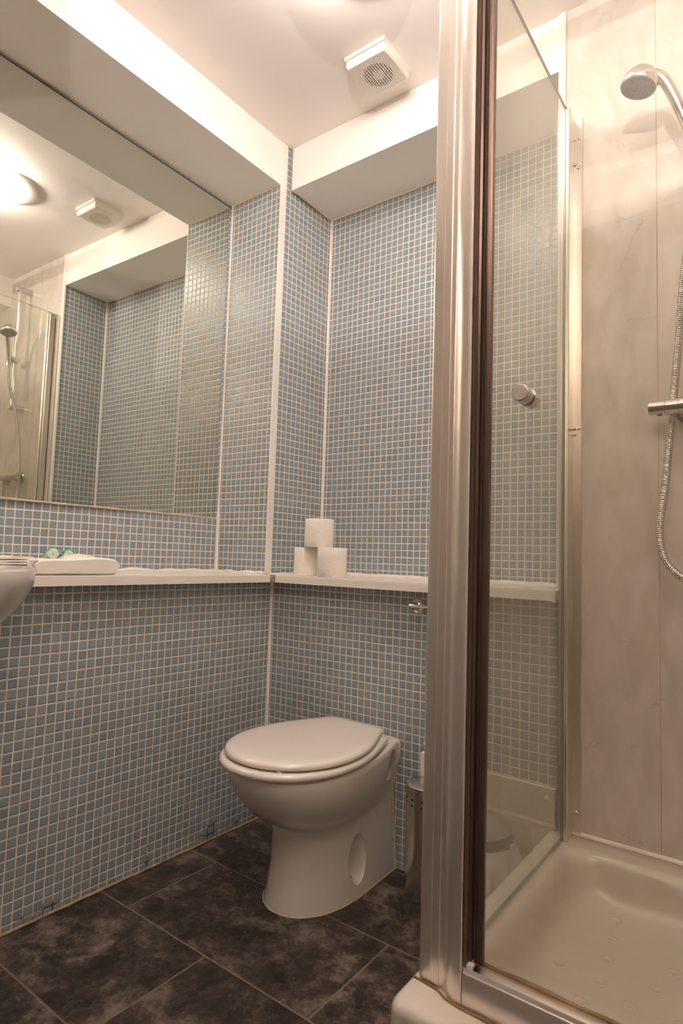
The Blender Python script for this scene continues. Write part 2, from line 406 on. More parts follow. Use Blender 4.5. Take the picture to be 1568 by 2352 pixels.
# inward-opened door leaf
bm = B(); box(bm, 0, .48, -.02, .02, 0, DH - .045, .003)
for z0, z1 in ((.15, .85), (1.0, 1.95)): box(bm, .08, .40, .02, .027, z0, z1, .004)
leaf = link('door_leaf', bm, gloss, parent=d1, at=(0, 0, 0))
leaf.location = (.785, YF + .035, .01); leaf.rotation_euler = (0, 0, math.radians(69))
bm = B(); lathe(bm, (.43, .02, 1.0), (0, 1, 0), [(0, .025), (.006, .025), (.008, .01), (.04, .01)], 24)
tube(bm, [(.43, .055, 1.0), (.39, .06, 1.0), (.32, .06, 1.0)], .009)
h_ = link('handle', bm, chrome_b, parent=leaf, at=(0, 0, 0), smooth=True); h_.location = (0, 0, 0)

# trims and caulk lines
SB('trim_1', -.0030, .0022, -.0392, -.0080, SHT, CZ, gloss, .001)                 # column corner
SB('trim_2', 1.0040, 1.0240, .0040, .0135, SHT, CZ, gloss, .002)                  # niche edge beside the laminate
bm = B(); tube(bm, [(.0085, .262, SHT), (.0085, .262, SZ)], .0075, 8)
tube(bm, [(1.0121, .262, SHT), (1.0121, .262, SZ)], .007, 8); structure('trim_3', bm, caulk, smooth=True)
bm = B(); tube(bm, [(-.256, -.0395, SHT), (-.256, -.0395, 1.06)], .0072, 8); tube(bm, [(-.257, -.0385, 1.06), (-.257, -.0385, SZ)], .005, 8); structure('trim_4', bm, caulk, smooth=True)
bm = B(); tube(bm, [(.0, 0, 0), (.0, 0, SHB)], .0075, 8); structure('trim_5', bm, caulk, smooth=True)
# caulk along the shelf backs, floor edge, beams
def wobble(pts, amp, seed):
    out = []
    for i in range(len(pts) - 1):
        a, b = Vector(pts[i]), Vector(pts[i + 1]); n = max(2, int((b - a).length / .02))
        for k in range(n):
            p = a.lerp(b, k / n); s = noise.noise(p * 23 + Vector((seed, 0, 0))) * amp
            out.append(p + Vector((s * .3, s * .3, s)))
    out.append(Vector(pts[-1])); return out
bm = B()
tube(bm, wobble([(-.256, -.9, SHT + .001), (-.256, -.042, SHT + .001)], .006, 1), .008, 8)
tube(bm, wobble([(-.256, -.040, SHT + .001), (-.004, -.040, SHT + .001)], .006, 2), .007, 8)
tube(bm, wobble([(.03, .261, SHT + .001), (1.005, .261, SHT + .001)], .003, 3), .010, 8)
tube(bm, wobble([(.012, -.03, SHT), (.012, .26, SHT)], .004, 4), .005, 8)
structure('trim_6', bm, caulk, smooth=True)
bm = B()
tube(bm, wobble([(.001, -1.6, .003), (.001, -.004, .003)], .003, 5), .0038, 8)
tube(bm, wobble([(0, -.001, .003), (1.0, -.001, .003)], .003, 6), .003, 8)
structure('trim_7', bm, simple('grubby_caulk', (.42, .29, .18), .6, var=.5, vscale=30), smooth=True)
bm = B()
tube(bm, wobble([(.012, .02, SZ), (.012, .26, SZ), (1.0, .26, SZ)], .002, 7), .004, 6)
tube(bm, wobble([(-.25, -.040, SZ), (-.004, -.040, SZ)], .003, 8), .004, 6)
structure('trim_8', bm, simple('yellowed_caulk', (.72, .58, .40), .6, var=.2), smooth=True)
bm = B(); box(bm, 1.245, 1.2475, .0095, .0105, .25, CZ); structure('trim_9', bm, simple('panel_seam', (.48, .39, .30), .6))
bm = B(); tube(bm, wobble([(1.03, .008, .243), (XR, .008, .243)], .001, 9), .006, 8); structure('trim_10', bm, caulk, smooth=True)

# ------------------------------------------------------------------ ceiling lamp
lx, ly = .68, -.54
lamp = empty('ceiling_light', (lx, ly, CZ), 'round dome ceiling light glowing white on a pale round base', 'ceiling light')
bm = B(); lathe(bm, (.66, -.47, CZ), (0, 0, -1), [(0, .128), (.010, .128), (.018, .118), (.022, .06)], 64); link('base', bm, simple('lamp_base', (.62, .57, .52), .35), lamp, True)
bm = B(); lathe(bm, (.69, -.585, CZ), (0, 0, -1), [(.022, .135), (.030, .160), (.045, .168), (.065, .160), (.085, .130), (.100, .085), (.106, .03), (.107, .001)], 64)
link('dome', bm, emis('lamp_glow', LCOL, LAMP), lamp, True)
bulb = empty('wall_light', (1.50, YF, 2.0), 'wall uplighter with an open metal bowl beside the doorway behind the viewer', 'wall light')
ux, uy, uz = 1.50, YF + .160, 1.985
bm = B(); lathe(bm, (ux, YF + .001, uz - .05), (0, 1, 0), [(0, .045), (.02, .04), (.024, .015), (.07, .012)], 32); link('bracket', bm, chrome_b, bulb, True)
bm = B(); prof = [(-.095, .012), (-.090, .045), (-.075, .085), (-.050, .122), (-.017, .147), (-.015, .1495), (-.017, .151), (-.052, .126), (-.079, .088), (-.094, .046), (-.099, .012)]
lathe(bm, (ux, uy, uz), (0, 0, 1), prof, 48); link('bowl_shade', bm, simple('shade_metal', (.55, .53, .5), .4), bulb, True)
bm = B(); lathe(bm, (ux, uy, uz), (0, 0, 1), [(-.09, .005), (-.0055, .005)], 20); link('lamp_stem', bm, white_pl, bulb, True)
bm = B(); bmesh.ops.create_uvsphere(bm, u_segments=24, v_segments=12, radius=.006)
bmesh.ops.translate(bm, verts=bm.verts, vec=(ux, uy, uz)); link('bulb', bm, emis('bulb_glow', LCOL, BULB), bulb, True)

# ------------------------------------------------------------------ mirror
th = .0159278
mirror = empty('wall_mirror', (-.2595, -.04, 1.05), 'large frameless mirror on the blue tiled wall above the towel', 'mirror')
def mpt(y, z, off=0):        # plane  n.p = d
    x = (-.25972 - math.sin(th) * y) / math.cos(th)
    return Vector((x + off, y, z))
y0, y1, z0, z1 = -1.85, -.0415, 1.0465, 2.279
bm = B(); f = bm.faces.new([bm.verts.new(mpt(y, z, .0001)) for y, z in ((y0, z0), (y1, z0), (y1, z1), (y0, z1))])
link('reflecting_face', bm, mirror_m, mirror)
bm = B()
A = [mpt(y, z) for y, z in ((y0, z0), (y1, z0), (y1, z1), (y0, z1))]
Bk = [Vector((-.2587, p.y, p.z)) for p in A]
va = [bm.verts.new(p) for p in A]; vb = [bm.verts.new(p if p.x < A[i].x else A[i] - Vector((.0002, 0, 0))) for i, p in enumerate(Bk)]
for i in range(4): bm.faces.new((va[i], va[(i + 1) % 4], vb[(i + 1) % 4], vb[i]))
bm.faces.new(vb); bm.faces.new(list(reversed(va)))
for v in bm.verts: v.co.x -= .00005
tube(bm, [mpt(y1, z0, .0012), mpt(y1, z1, .0012)], .0012, 6); tube(bm, [mpt(y0, z1, .0012), mpt(y1, z1, .0012)], .0012, 6)
link('edge', bm, mirror_edge, mirror)
bm = B(); tube(bm, wobble([mpt(y0, z0 - .003, -.001), mpt(y1, z0 - .002, -.001)], .001, 11), .0028, 8)
link('sealant_bead', bm, simple('mirror_sealant', (.74, .58, .43), .5, var=.3, vscale=30), mirror, True)

# ------------------------------------------------------------------ shelves
def arc_notch(cx, cy, r, x_front, x_back, n=24):
    a0 = math.asin(min(1, (cy + 0) * 0 + 0)) if False else None
    pts = []
    yf_ = cy + math.sqrt(r * r - (x_front - cx) ** 2); t0 = math.atan2(yf_ - cy, x_front - cx)
    yb_ = cy + math.sqrt(r * r - (x_back - cx) ** 2); t1 = math.atan2(yb_ - cy, x_back - cx)
    for k in range(n + 1):
        a = t0 + (t1 - t0) * k / n; pts.append((cx + r * math.cos(a), cy + r * math.sin(a)))
    return pts
BX, BY, BR = .10, -1.17, .24
bm = B()
nt_ = arc_notch(BX, BY, BR - .012, .050, BX - BR + .03)
prism(bm, [(-.2587, -.0385), (-.2587, nt_[-1][1])] + list(reversed(nt_)) + [(.050, -.0640), (-.004, -.0640), (-.004, -.0385)], SHB, SHT)
bmesh.ops.bevel(bm, geom=[e for e in bm.edges if abs(e.verts[0].co.z - SHT) < 1e-5 and abs(e.verts[1].co.z - SHT) < 1e-5 and min(e.verts[0].co.x, e.verts[1].co.x) > .049], offset=.0025, segments=2, affect='EDGES')
tag(link('wall_shelf', bm, gloss, at=(.05, -.064, SHB)), 'white painted shelf board running along the left wall under the mirror', 'shelf')
bm = B()
prism(bm, [(.0092, -.034), (.0615, -.034), (.0615, -.0505), (1.0150, -.0505), (1.0150, .0095), (1.0115, .0118), (1.0115, .2636), (.0092, .2636)], SHB, SHT)
bmesh.ops.bevel(bm, geom=[e for e in bm.edges if abs(e.verts[0].co.z - SHT) < 1e-5 and abs(e.verts[1].co.z - SHT) < 1e-5 and max(e.verts[0].co.y, e.verts[1].co.y) < -.049], offset=.0025, segments=2, affect='EDGES')
bs = tag(link('wall_shelf', bm, gloss, at=(.0615, -.05, SHB)), 'white painted shelf board over the toilet holding the toilet rolls', 'shelf')
bm = B(); box(bm, .002, .0575, -.0585, -.036, SHB + .001, SHT - .002, .001)
box(bm, .040, .058, -.0600, -.0585, SHB + .0, SHT + .0, .0005)
structure('trim_11', bm, simple('dirty_joint', (.50, .42, .34), .7, var=.85, vscale=90))
bm = B(); tube(bm, wobble([(1.016, -.048, SHT + .002), (1.0165, -.048, SHB - .004)], .002, 3), .0045, 8); tube(bm, wobble([(1.016, -.045, SHT), (1.016, .005, SHT)], .003, 4), .0035, 8)
structure('trim_12', bm, caulk, smooth=True)

# ------------------------------------------------------------------ toilet
def outline(cx, yf, ym, w, wb, yb, z, nf=22, ns=14, nb=8, ex=2.15):
    half = []
    for k in range(ns):                       # back corner forward to ym
        s = k / ns; y = yb + (ym - yb) * s
        e = .5 - .5 * math.cos(PI * min(1, s)); half.append((wb + (w - wb) * math.sin(s * PI / 2) ** 1.1, y))
    for k in range(nf + 1):
        a = PI / 2 * k / nf
        half.append((w * abs(math.cos(a)) ** (2 / ex), ym - (ym - yf) * abs(math.sin(a)) ** (2 / ex)))
    R_ = [Vector((cx + x, y, z)) for x, y in half]
    L_ = [Vector((cx - x, y, z)) for x, y in reversed(half[:-1])]
    wb0 = half[0][0]
    back = [Vector((cx - wb0 + 2 * wb0 * k / nb, yb, z)) for k in range(1, nb)]
    return R_ + L_ + back
TX = .425
toilet = empty('toilet', (TX, -.2, 0), 'white ceramic back-to-wall toilet with closed lid', 'toilet')
secs = [(0, -.394, -.20, .124, .117), (.004, -.394, -.20, .124, .117), (.03, -.384, -.20, .119, .115), (.10, -.373, -.20, .114, .110), (.17, -.371, -.21, .112, .104), (.200, -.376, -.22, .113, .102),
        (.212, -.386, -.235, .117, .101), (.222, -.410, -.25, .126, .101), (.245, -.446, -.275, .142, .103), (.27, -.470, -.29, .154, .106), (.295, -.490, -.30, .164, .111), (.32, -.505, -.31, .171, .117), (.335, -.512, -.315, .1735, .119),
        (.350, -.517, -.315, .1755, .121), (.360, -.518, -.315, .176, .1215), (.366, -.516, -.315, .174, .120), (.3695, -.511, -.315, .169, .116)]
bm = B(); loft(bm, [outline(TX, a, b, c, d, -.004, z) for z, a, b, c, d in secs])
body = link('bowl', bm, ceram, toilet, True)
def ellipsoid(c, r, seg=32, rot=None):
    bm = bmesh.new(); bmesh.ops.create_uvsphere(bm, u_segments=seg, v_segments=seg // 2, radius=1)
    for v in bm.verts:
        p = Vector((v.co.x * r[0], v.co.y * r[1], v.co.z * r[2]))
        if rot: p = Matrix.Rotation(rot[1], 3, rot[0]) @ p
        v.co = p + Vector(c)
    return bm
bool_cut(body, [ellipsoid((TX + s * .165, -.054, .310), (.130, .034, .050), rot=('X', .12)) for s in (1, -1)] +
               [ellipsoid((TX + s * .126, -.196, .098), (.034, .044, .070)) for s in (1, -1)])
for f in body.data.polygons: f.use_smooth = True
try: body.data.set_sharp_from_angle(angle=math.radians(30))
except Exception: pass
bm = B(); lathe(bm, (.5270, -.212, .052), (.75, -.1, .66), [(-.004, .0048), (.0, .0048)], 16); link('bolt_hole', bm, black, toilet, True)
bm = B(); lathe(bm, (TX + .102, -.060, .285), (1, 0, 0), [(-.004, .010), (.0035, .010)], 16); link('cistern_gap', bm, black, toilet, True)
# seat, lid, hinges and buffers
def slab(zs, par):
    bm = B(); rings = []
    for z, ins in zs:
        yf, ym, w_, wb, yb = par
        rings.append(outline(.42, yf + ins, ym, w_ - ins, wb - ins, yb - ins * .6, z, ex=2.1))
    loft(bm, rings); return bm
link('seat', slab([(.3745, .010), (.3748, .005), (.378, .0012), (.383, 0), (.388, .0015), (.3915, .006), (.3925, .012)], (-.541, -.32, .188, .125, -.060)), seat_m, toilet, True)
lid = link('lid', slab([(.3955, .010), (.3960, .005), (.3985, .001), (.4025, 0), (.4075, .002), (.4115, .007), (.4135, .016), (.4145, .035), (.4150, .08)], (-.524, -.315, .183, .100, -.052)), seat_m, toilet, True)
for s in (1, -1):
    bm = B(); box(bm, .42 + s * .075 - .014, .42 + s * .075 + .014, -.070, -.036, .3690, .3975, .004); link('hinge', bm, seat_m, toilet, True)
for x, y in ((.50, -.478), (.34, -.478), (.565, -.26)):
    bm = B(); box(bm, x - .008, x + .008, y - .010, y + .010, .3685, .3755, .002); link('buffer', bm, white_pl, toilet, True)
bm = B(); box(bm, .503, .515, -.500, -.484, .3915, .3965, .002); link('buffer', bm, white_pl, toilet, True)
# silicone line where the pan meets wall and floor
bm = B()
o_ = outline(TX, -.3945, -.20, .1245, .1175, -.003, .0008)
tube(bm, o_[:72], .0018, 6)
tube(bm, [(TX + x, -.0035, z) for x, z in ((.119, 0), (.113, .08), (.105, .18), (.102, .215), (.106, .26), (.115, .30), (.122, .33), (.1235, .35), (.120, .366), (.105, .371), (.06, .3715), (0, .3715), (-.06, .3715), (-.105, .371), (-.120, .366), (-.1235, .35), (-.115, .3), (-.102, .215), (-.105, .18), (-.119, 0))], .0042, 6)
link('silicone_seal', bm, simple('aged_silicone', (.72, .60, .46), .45, var=.25, vscale=30), toilet, True)

# ------------------------------------------------------------------ toilet rolls
def toilet_roll(loc, rot, label):
    r = empty('toilet_roll', loc, label, 'toilet roll', 'toilet rolls piled on the back shelf')
    bm = B(); h = .0975
    prof = [(.0005, .022), (0, .024), (0, .0485), (.002, .0497), (.03, .0500), (.06, .0497), (h - .002, .0497), (h, .0485), (h, .024), (h - .0005, .022)]
    u = [[Vector(loc) + Vector((rr * math.cos(a), rr * math.sin(a), s)) for a in [2 * PI * i / 72 for i in range(72)]] for s, rr in prof]
    for row in u[3:7]:
        for i in range(3): row[(i + 10) % 72] += (row[(i + 10) % 72] - Vector((loc[0], loc[1], row[0].z))).normalized() * .0007 * (3 - i) / 3
    vs = loft(bm, u + [u[0]], False, False)
    bmesh.ops.remove_doubles(bm, verts=bm.verts, dist=1e-6)
    a = link('paper', bm, roll_m, r, True)
    bm = B(); lathe(bm, loc, (0, 0, 1), [(.001, .0221), (h - .001, .0221)], 40, False, False); lathe(bm, loc, (0, 0, 1), [(.001, .0208), (h - .001, .0208)], 40, False, False)
    link('cardboard_core', bm, card, r, True)
    r.rotation_euler = (0, 0, rot); return r
toilet_roll((.268, .001, SHT + .0005), 3.9, 'white toilet roll standing on the back shelf, lower right of three')
toilet_roll((.1325, .0385, SHT + .0005), 4.6, 'white toilet roll standing on the back shelf, lower left of three, near the column')
toilet_roll((.193, .022, SHT + .0990), 4.2, 'white toilet roll resting on top of the two others')

# ------------------------------------------------------------------ towel and toiletries
def profile_prism(path, x0, x1, nx=14, sag=0, seed=0, amp=.0015):
    """path in (y,z), extruded along x with soft unevenness"""
    bm = B(); rings = []
    for i in range(nx + 1):
        s = i / nx; x = x0 + (x1 - x0) * s; e = min(s, 1 - s) * nx
        k = 1 - .22 * max(0, 1 - e) ** 2
        cy = sum(p[0] for p in path) / len(path); cz = sum(p[1] for p in path) / len(path)
        ring = []
        for (y, z) in path:
            q = Vector((x, cy + (y - cy) * (1 - .02 * max(0, 1 - e)), cz + (z - cz) * k))
            nz = noise.noise(q * 18 + Vector((seed, 3, 1))) * amp
            ring.append(q + Vector((nz, nz, nz if z > cz else 0)))
        rings.append(ring)
    loft(bm, rings); return bm
def smooth_path(pts, n=6):
    P = [Vector((0, y, z)) for y, z in pts]; m_ = len(P); out = []
    for i in range(m_):
        a, b, c, d = P[i - 1], P[i], P[(i + 1) % m_], P[(i + 2) % m_]
        for k in range(n):
            s = k / n; q = .5 * ((2 * b) + (c - a) * s + (2 * a - 5 * b + 4 * c - d) * s * s + (3 * b - a - 3 * c + d) * s ** 3); out.append((q.y, q.z))
    return out
tw = empty('folded_towel', (-.03, -.76, SHT), 'folded white towel lying on the left shelf with one end over the basin rim', 'towel')
Z = SHT + .0012
bm = profile_prism(smooth_path([(-.664, Z), (-.652, Z + .006), (-.645, Z + .022), (-.650, Z + .036), (-.664, Z + .042), (-.70, Z + .0445), (-.75, Z + .043), (-.80, Z + .0385), (-.85, Z + .0375), (-.868, Z + .034), (-.876, Z + .022), (-.873, Z + .008), (-.862, Z), (-.80, Z + .0005), (-.73, Z)]), -.115, .043, 16, seed=2)
link('towel_fold', bm, towel_m, tw, True)
for k, (zo, ln, dr) in enumerate(((.026, .085, .0), (.0315, .105, .001), (.037, .115, .002))):
    top = [(-.868, Z + zo + .0028), (-.89, Z + zo + .004 + dr), (-.92, Z + zo + .003 + dr), (-.868 - ln, Z + zo + .0035)]
    bot = [(-.868 - ln - .004, Z + zo + .001), (-.868 - ln, Z + zo - .0015), (-.92, Z + zo - .001), (-.89, Z + zo - .001), (-.868, Z + zo - .0025)]
    link('towel_layer', profile_prism(smooth_path(top + bot, 5), -.10 + .004 * k, .038 - .003 * k, 12, seed=5 + k, amp=.002), towel_m, tw, True)
bm = profile_prism(smooth_path([(-.866, Z + .0385), (-.885, Z + .040), (-.893, Z + .028), (-.889, Z + .012), (-.873, Z + .001), (-.868, Z + .006), (-.880, Z + .016), (-.882, Z + .028), (-.876, Z + .034)], 5), -.112, .040, 12, seed=9, amp=.001)
link('towel_layer', bm, towel_m, tw, True)
bm = profile_prism(smooth_path([(-.662, Z + .041), (-.69, Z + .0455), (-.715, Z + .051), (-.735, Z + .053), (-.76, Z + .049), (-.78, Z + .041), (-.74, Z + .038), (-.69, Z + .038)], 5), -.108, -.012, 10, seed=12, amp=.002)
link('towel_layer', bm, towel_m, tw, True)
def toiletry(loc, rz, label, r=.0125, L=.05):
    o = empty('toiletry_tube', loc, label, 'toiletry', 'toiletries lying on the folded towel')
    bm = B(); c = Vector(loc); d = Vector((math.cos(rz), math.sin(rz), 0))
    lathe(bm, c + Vector((0, 0, r)), d, [(0, r * .86), (.0015, r), (.014, r), (.0155, r * .9)], 32); link('cap', bm, cap_m, o, True)
    bm = B(); lathe(bm, c + Vector((0, 0, r)) - d * .0004, d, [(0, .0022), (.0006, .0022)], 16); link('cap_dimple', bm, teal_m, o, True)
    bm = B(); n = 24; rings = []
    for s, k in ((.0155, .86), (.03, .85), (.05, .8), (.065, .75)):
        ring = []
        for i in range(n):
            a = 2 * PI * i / n; fl = (s - .0155) / .05
            uu = Vector((-d.y, d.x, 0)) * math.cos(a) * r * (k + .45 * fl); vv = Vector((0, 0, 1)) * math.sin(a) * r * k * (1 - .8 * min(1, fl))
            ring.append(c + Vector((0, 0, r * (1 - .35 * fl))) + d * s + uu + vv)
        rings.append(ring)
    loft(bm, rings); link('tube_body', bm, teal_m, o, True)
    # crinkled film around it
    bm = B(); g = 12; grid = []
    for i in range(g):
        row = []
        for j in range(g):
            a = (i / (g - 1) - .5) * .062; b_ = j / (g - 1) * .06 + .004
            p = c + d * b_ + Vector((-d.y, d.x, 0)) * a
            h = .0025 + max(0, 1 - (a / .024) ** 2) * r * 1.75 + abs(noise.noise(p * 95)) * .014
            row.append(bm.verts.new((p.x, p.y, loc[2] + h)))
        grid.append(row)
    for i in range(g - 1):
        for j in range(g - 1): bm.faces.new((grid[i][j], grid[i + 1][j], grid[i + 1][j + 1], grid[i][j + 1]))
    link('film_wrapper', bm, teal_m, o, False)
    return o
toiletry((-.026, -.797, Z + .0380), math.radians(152), 'milky capped toiletry tube in teal film on the towel, nearer the basin', .0132)
toiletry((-.026, -.755, Z + .0370), math.radians(147), 'milky capped toiletry tube in teal film on the towel, farther from the basin', .0118)

# ------------------------------------------------------------------ basin
basin = empty('wash_basin', (BX, BY, .70), 'grey-white ceramic wash basin set into the left shelf beside the towel', 'basin')
prof = [(.690, .060), (.694, .085), (.706, .118), (.722, .148), (.745, .178), (.770, .202), (.795, .220), (.818, .232), (.836, .2385), (.852, .240), (.862, .2375), (.867, .231), (.868, .222), (.865, .212), (.855, .204), (.82, .195), (.79, .175), (.765, .14), (.752, .09), (.748, .03)]
bm = B(); lathe(bm, (BX, BY, 0), (0, 0, 1), prof, 96); link('bowl', bm, simple('basin_ceramic', (.62, .59, .56), .12, coat=.4), basin, True)
bm = B(); lathe(bm, (BX, BY, .748), (0, 0, 1), [(0, .028), (.003, .028), (.004, .02), (.003, .012)], 32); link('waste', bm, chrome, basin, True)
bm = B(); tube(bm, [(BX, BY, .0), (BX, BY, .69)], .02); link('waste_pipe', bm, white_pl, basin, True)
# mixer tap behind the bowl
bm = B(); lathe(bm, (-.155, BY, SHT), (0, 0, 1), [(0, .026), (.005, .026), (.01, .02), (.09, .019), (.10, .012)], 32)
tube(bm, spline([(-.155, BY, .90), (-.11, BY, .915), (-.06, BY, .90)], 6), .011)
tap = tag(link('basin_tap', bm, chrome, at=(-.155, BY, SHT), smooth=True), 'chrome mixer tap standing behind the basin', 'tap')

# ------------------------------------------------------------------ extractor fan
fx, fy, fz = .4915, -.1400, CZ
fan = empty('extractor_fan', (fx, fy, fz), 'square white extractor fan cover with round louvred grille on the ceiling', 'fan')
bm = B(); box(bm, fx - .074, fx + .074, fy - .078, fy + .074, fz - .012, fz, .002); link('base_plate', bm, vent_pl, fan)
def bulge(hx, hy, bl, n=14):
    pts = []
    cs = [(-hx, -hy), (hx, -hy), (hx, hy), (-hx, hy)]; nr = [(0, -1), (1, 0), (0, 1), (-1, 0)]; am = [.1, .6, 1, 1]
    for q in range(4):
        a, b = cs[q], cs[(q + 1) % 4]
        for k in range(n):
            s = k / n; h = bl * am[q] * 4 * s * (1 - s)
            pts.append((a[0] + (b[0] - a[0]) * s + nr[q][0] * h, a[1] + (b[1] - a[1]) * s + nr[q][1] * h))
    return pts
bm = B()
loft(bm, [[Vector((fx + x, fy + y, fz + z)) for x, y in bulge(h, h, b_)] for z, h, b_ in ((-.012, .070, .005), (-.026, .0705, .006), (-.033, .069, .006), (-.036, .065, .005))])
cover = link('cover', bm, vent_pl, fan, False)
cutb = bmesh.new(); lathe(cutb, (fx, fy + .004, fz - .05), (0, 0, 1), [(0, .052), (.034, .052)], 64); bool_cut(cover, [cutb])
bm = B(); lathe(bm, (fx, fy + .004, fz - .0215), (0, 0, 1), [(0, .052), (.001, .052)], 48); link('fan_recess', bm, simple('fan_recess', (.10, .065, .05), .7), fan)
bm = B()
for k in range(-6, 7):
    x = k * .0082; hl = math.sqrt(max(0, .0515 ** 2 - x * x))
    u = box(bm, fx + x - .0019, fx + x + .0019, fy + .004 - hl, fy + .004 + hl, fz - .0365, fz - .026, .0006)
ring_o, ring_i = .0525, .041
rr = [[Vector((fx + r_ * math.cos(2 * PI * i / 64), fy + .004 + r_ * math.sin(2 * PI * i / 64), fz + z)) for i in range(64)] for r_, z in ((.054, -.0362), (.046, -.0355), (.046, -.026), (.054, -.026))]
loft(bm, rr + [rr[0]], False, False)
lathe(bm, (fx, fy + .004, fz - .0345), (0, 0, 1), [(0, .019), (.008, .021)], 40)
link('grille', bm, vent_pl, fan)

# ------------------------------------------------------------------ toilet paper holder, brush, bin, boxed panel
hd = empty('toilet_paper_holder', (.599, 0, .772), 'small chrome toilet paper holder on the tiles under the back shelf', 'paper holder')
bm = B(); lathe(bm, (.599, -.0005, .772), (0, -1, 0), [(0, .0245), (.003, .0245), (.005, .0235), (.012, .021), (.016, .015), (.018, .0125), (.034, .012), (.040, .010), (.042, .004)], 48); link('wall_rose', bm, chrome, hd, True)
bm = B(); tube(bm, spline([(.594, -.040, .7745), (.62, -.043, .7755), (.70, -.043, .776), (.735, -.043, .776)], 6), .0042, 12)
lathe(bm, (.735, -.043, .776), (1, 0, 0), [(0, .0042), (.002, .008), (.008, .008), (.010, .003)], 16); link('arm', bm, chrome, hd, True)
br = empty('toilet_brush', (.678, -.072, 0), 'tall chrome toilet brush canister with square holes beside the toilet', 'toilet brush')
bm = B(); lathe(bm, (.678, -.072, .001), (0, 0, 1), [(0, .0535), (.006, .0555), (.285, .0555), (.2855, .053)], 64); link('canister', bm, chrome_b, br, True)
bm = B(); lathe(bm, (.678, -.072, .286), (0, 0, 1), [(0, .0555), (.003, .0570), (.008, .0565), (.012, .050), (.0135, .012)], 64); link('lid', bm, chrome_b, br, True)
bm = B(); lathe(bm, (.678, -.072, .299), (0, 0, 1), [(0, .006), (.085, .006), (.092, .010), (.100, .0125), (.110, .012), (.117, .006), (.118, .001)], 32); link('handle', bm, chrome, br, True)
for i in range(12):
    a = 2 * PI * i / 12 + .28
    for z in (.247, .262):
        bm = B(); c = Vector((.678 + .0553 * math.cos(a), -.072 + .0553 * math.sin(a), z)); u = Vector((-math.sin(a), math.cos(a), 0)) * .0026; d = Vector((math.cos(a), math.sin(a), 0)) * .0006
        vs = [bm.verts.new(c + u * sx + Vector((0, 0, .0026 * sz)) + d) for sx, sz in ((-1, -1), (1, -1), (1, 1), (-1, 1))]; bm.faces.new(vs); link('square_hole', bm, black, br)
bm = B(); box(bm, .628, .715, -.020, -.002, .15, .356, .002)
bm2 = tag(link('card_box', bm, white_pl, at=(.67, -.011, .15)), 'plain white card box against the tiles behind the chrome canister', 'box')
bn = empty('pedal_bin', (.855, -.16, 0), 'small round bin with grey lid and clear liner seen through the shower door glass', 'bin')
bc = Vector((.855, -.160, 0))
bm = B(); lathe(bm, bc, (0, 0, 1), [(0, .080), (.01, .082), (.235, .092), (.24, .090)], 64); link('bucket', bm, chrome_b, bn, True)
bm = B(); lathe(bm, bc + Vector((0, 0, .240)), (0, 0, 1), [(0, .0935), (.004, .096), (.024, .095), (.034, .082), (.040, .055), (.042, .01)], 64); link('lid', bm, simple('grey_lid', (.20, .185, .17), .35), bn, True)
bm = B(); n = 48; rings = []
for s in range(9):
    f_ = s / 8; ring = []
    for i in range(n):
        a = 2 * PI * i / n; low = .115 + .06 * noise.noise(Vector((math.cos(a) * 1.7, math.sin(a) * 1.7, 4)))
        if -.9 < a - 5.6 < .9: low -= .07 * math.cos((a - 5.6) / .9 * PI / 2)
        z = .238 + (low - .238) * f_
        r_ = .0965 + .024 * math.sin(f_ * PI * .8) + .014 * noise.noise(Vector((math.cos(a) * 4, math.sin(a) * 4, f_ * 3))) * (1 + f_) + .004 * math.sin(a * 15 + f_ * 4) * f_
        ring.append(bc + Vector((r_ * math.cos(a), r_ * math.sin(a), max(.02, z))))
    rings.append(ring)
loft(bm, rings, False, False); link('bin_liner', bm, bag_m, bn, True)
bm = B(); box(bm, bc.x - .025, bc.x + .025, bc.y - .125, bc.y - .07, .005, .017, .003); link('pedal', bm, chrome_b, bn)
bp_ = empty('access_panel', (.89, -.012, 0), 'beige boxed panel screwed over the lower tiles behind the bin', 'panel')
bm = B(); box(bm, .775, 1.0105, -.013, -.001, 0.001, .3425, .001); link('board', bm, simple('panel_laminate', (.60, .52, .43), .3, var=.08), bp_)
bm = B(); lathe(bm, (.990, -.013, .318), (0, -1, 0), [(0, .006), (.002, .006), (.004, .003)], 20); link('screw', bm, white_pl, bp_, True)

# ------------------------------------------------------------------ shower tray
def rrect(x0, x1, y0, y1, r, z, n=8):
    pts = []
    for cx, cy, a0 in ((x1 - r, y1 - r, 0), (x0 + r, y1 - r, PI / 2), (x0 + r, y0 + r, PI), (x1 - r, y0 + r, 1.5 * PI)):
        for k in range(n + 1):
            a = a0 + PI / 2 * k / n; pts.append(Vector((cx + r * math.cos(a), cy + r * math.sin(a), z)))
    return pts
TZ = .2405; tx0, tx1, ty0, ty1 = .992, XR - .005, -.772, .0085
tray = empty('shower_tray', (1.38, -.38, 0), 'cream raised shower tray with round grip dots inside the glass enclosure', 'shower tray')
bm = B(); rings = [rrect(tx0 - .006, tx1, ty0 - .006, ty1, .022, 0)]
for ins, z in ((-.004, .10), (0, .2245), (.0008, .2300), (.003, .2350), (.0068, .2388), (.012, TZ - .0004), (.018, TZ)): rings.append(rrect(tx0 + ins, tx1 - ins * .3, ty0 + ins, ty1 - ins * .1, .022, z))
for ins, z, r_ in ((.064, TZ, .05), (.070, TZ - .0012, .055), (.077, TZ - .006, .06), (.083, TZ - .016, .062), (.088, .21, .065), (.096, .18, .07), (.105, .163, .075), (.113, .1555, .08), (.125, .152, .085), (.145, .1505, .09)):
    rings.append(rrect(tx0 + ins * .95, tx1 - ins, ty0 + ins, ty1 - ins * 1.0, r_, z))
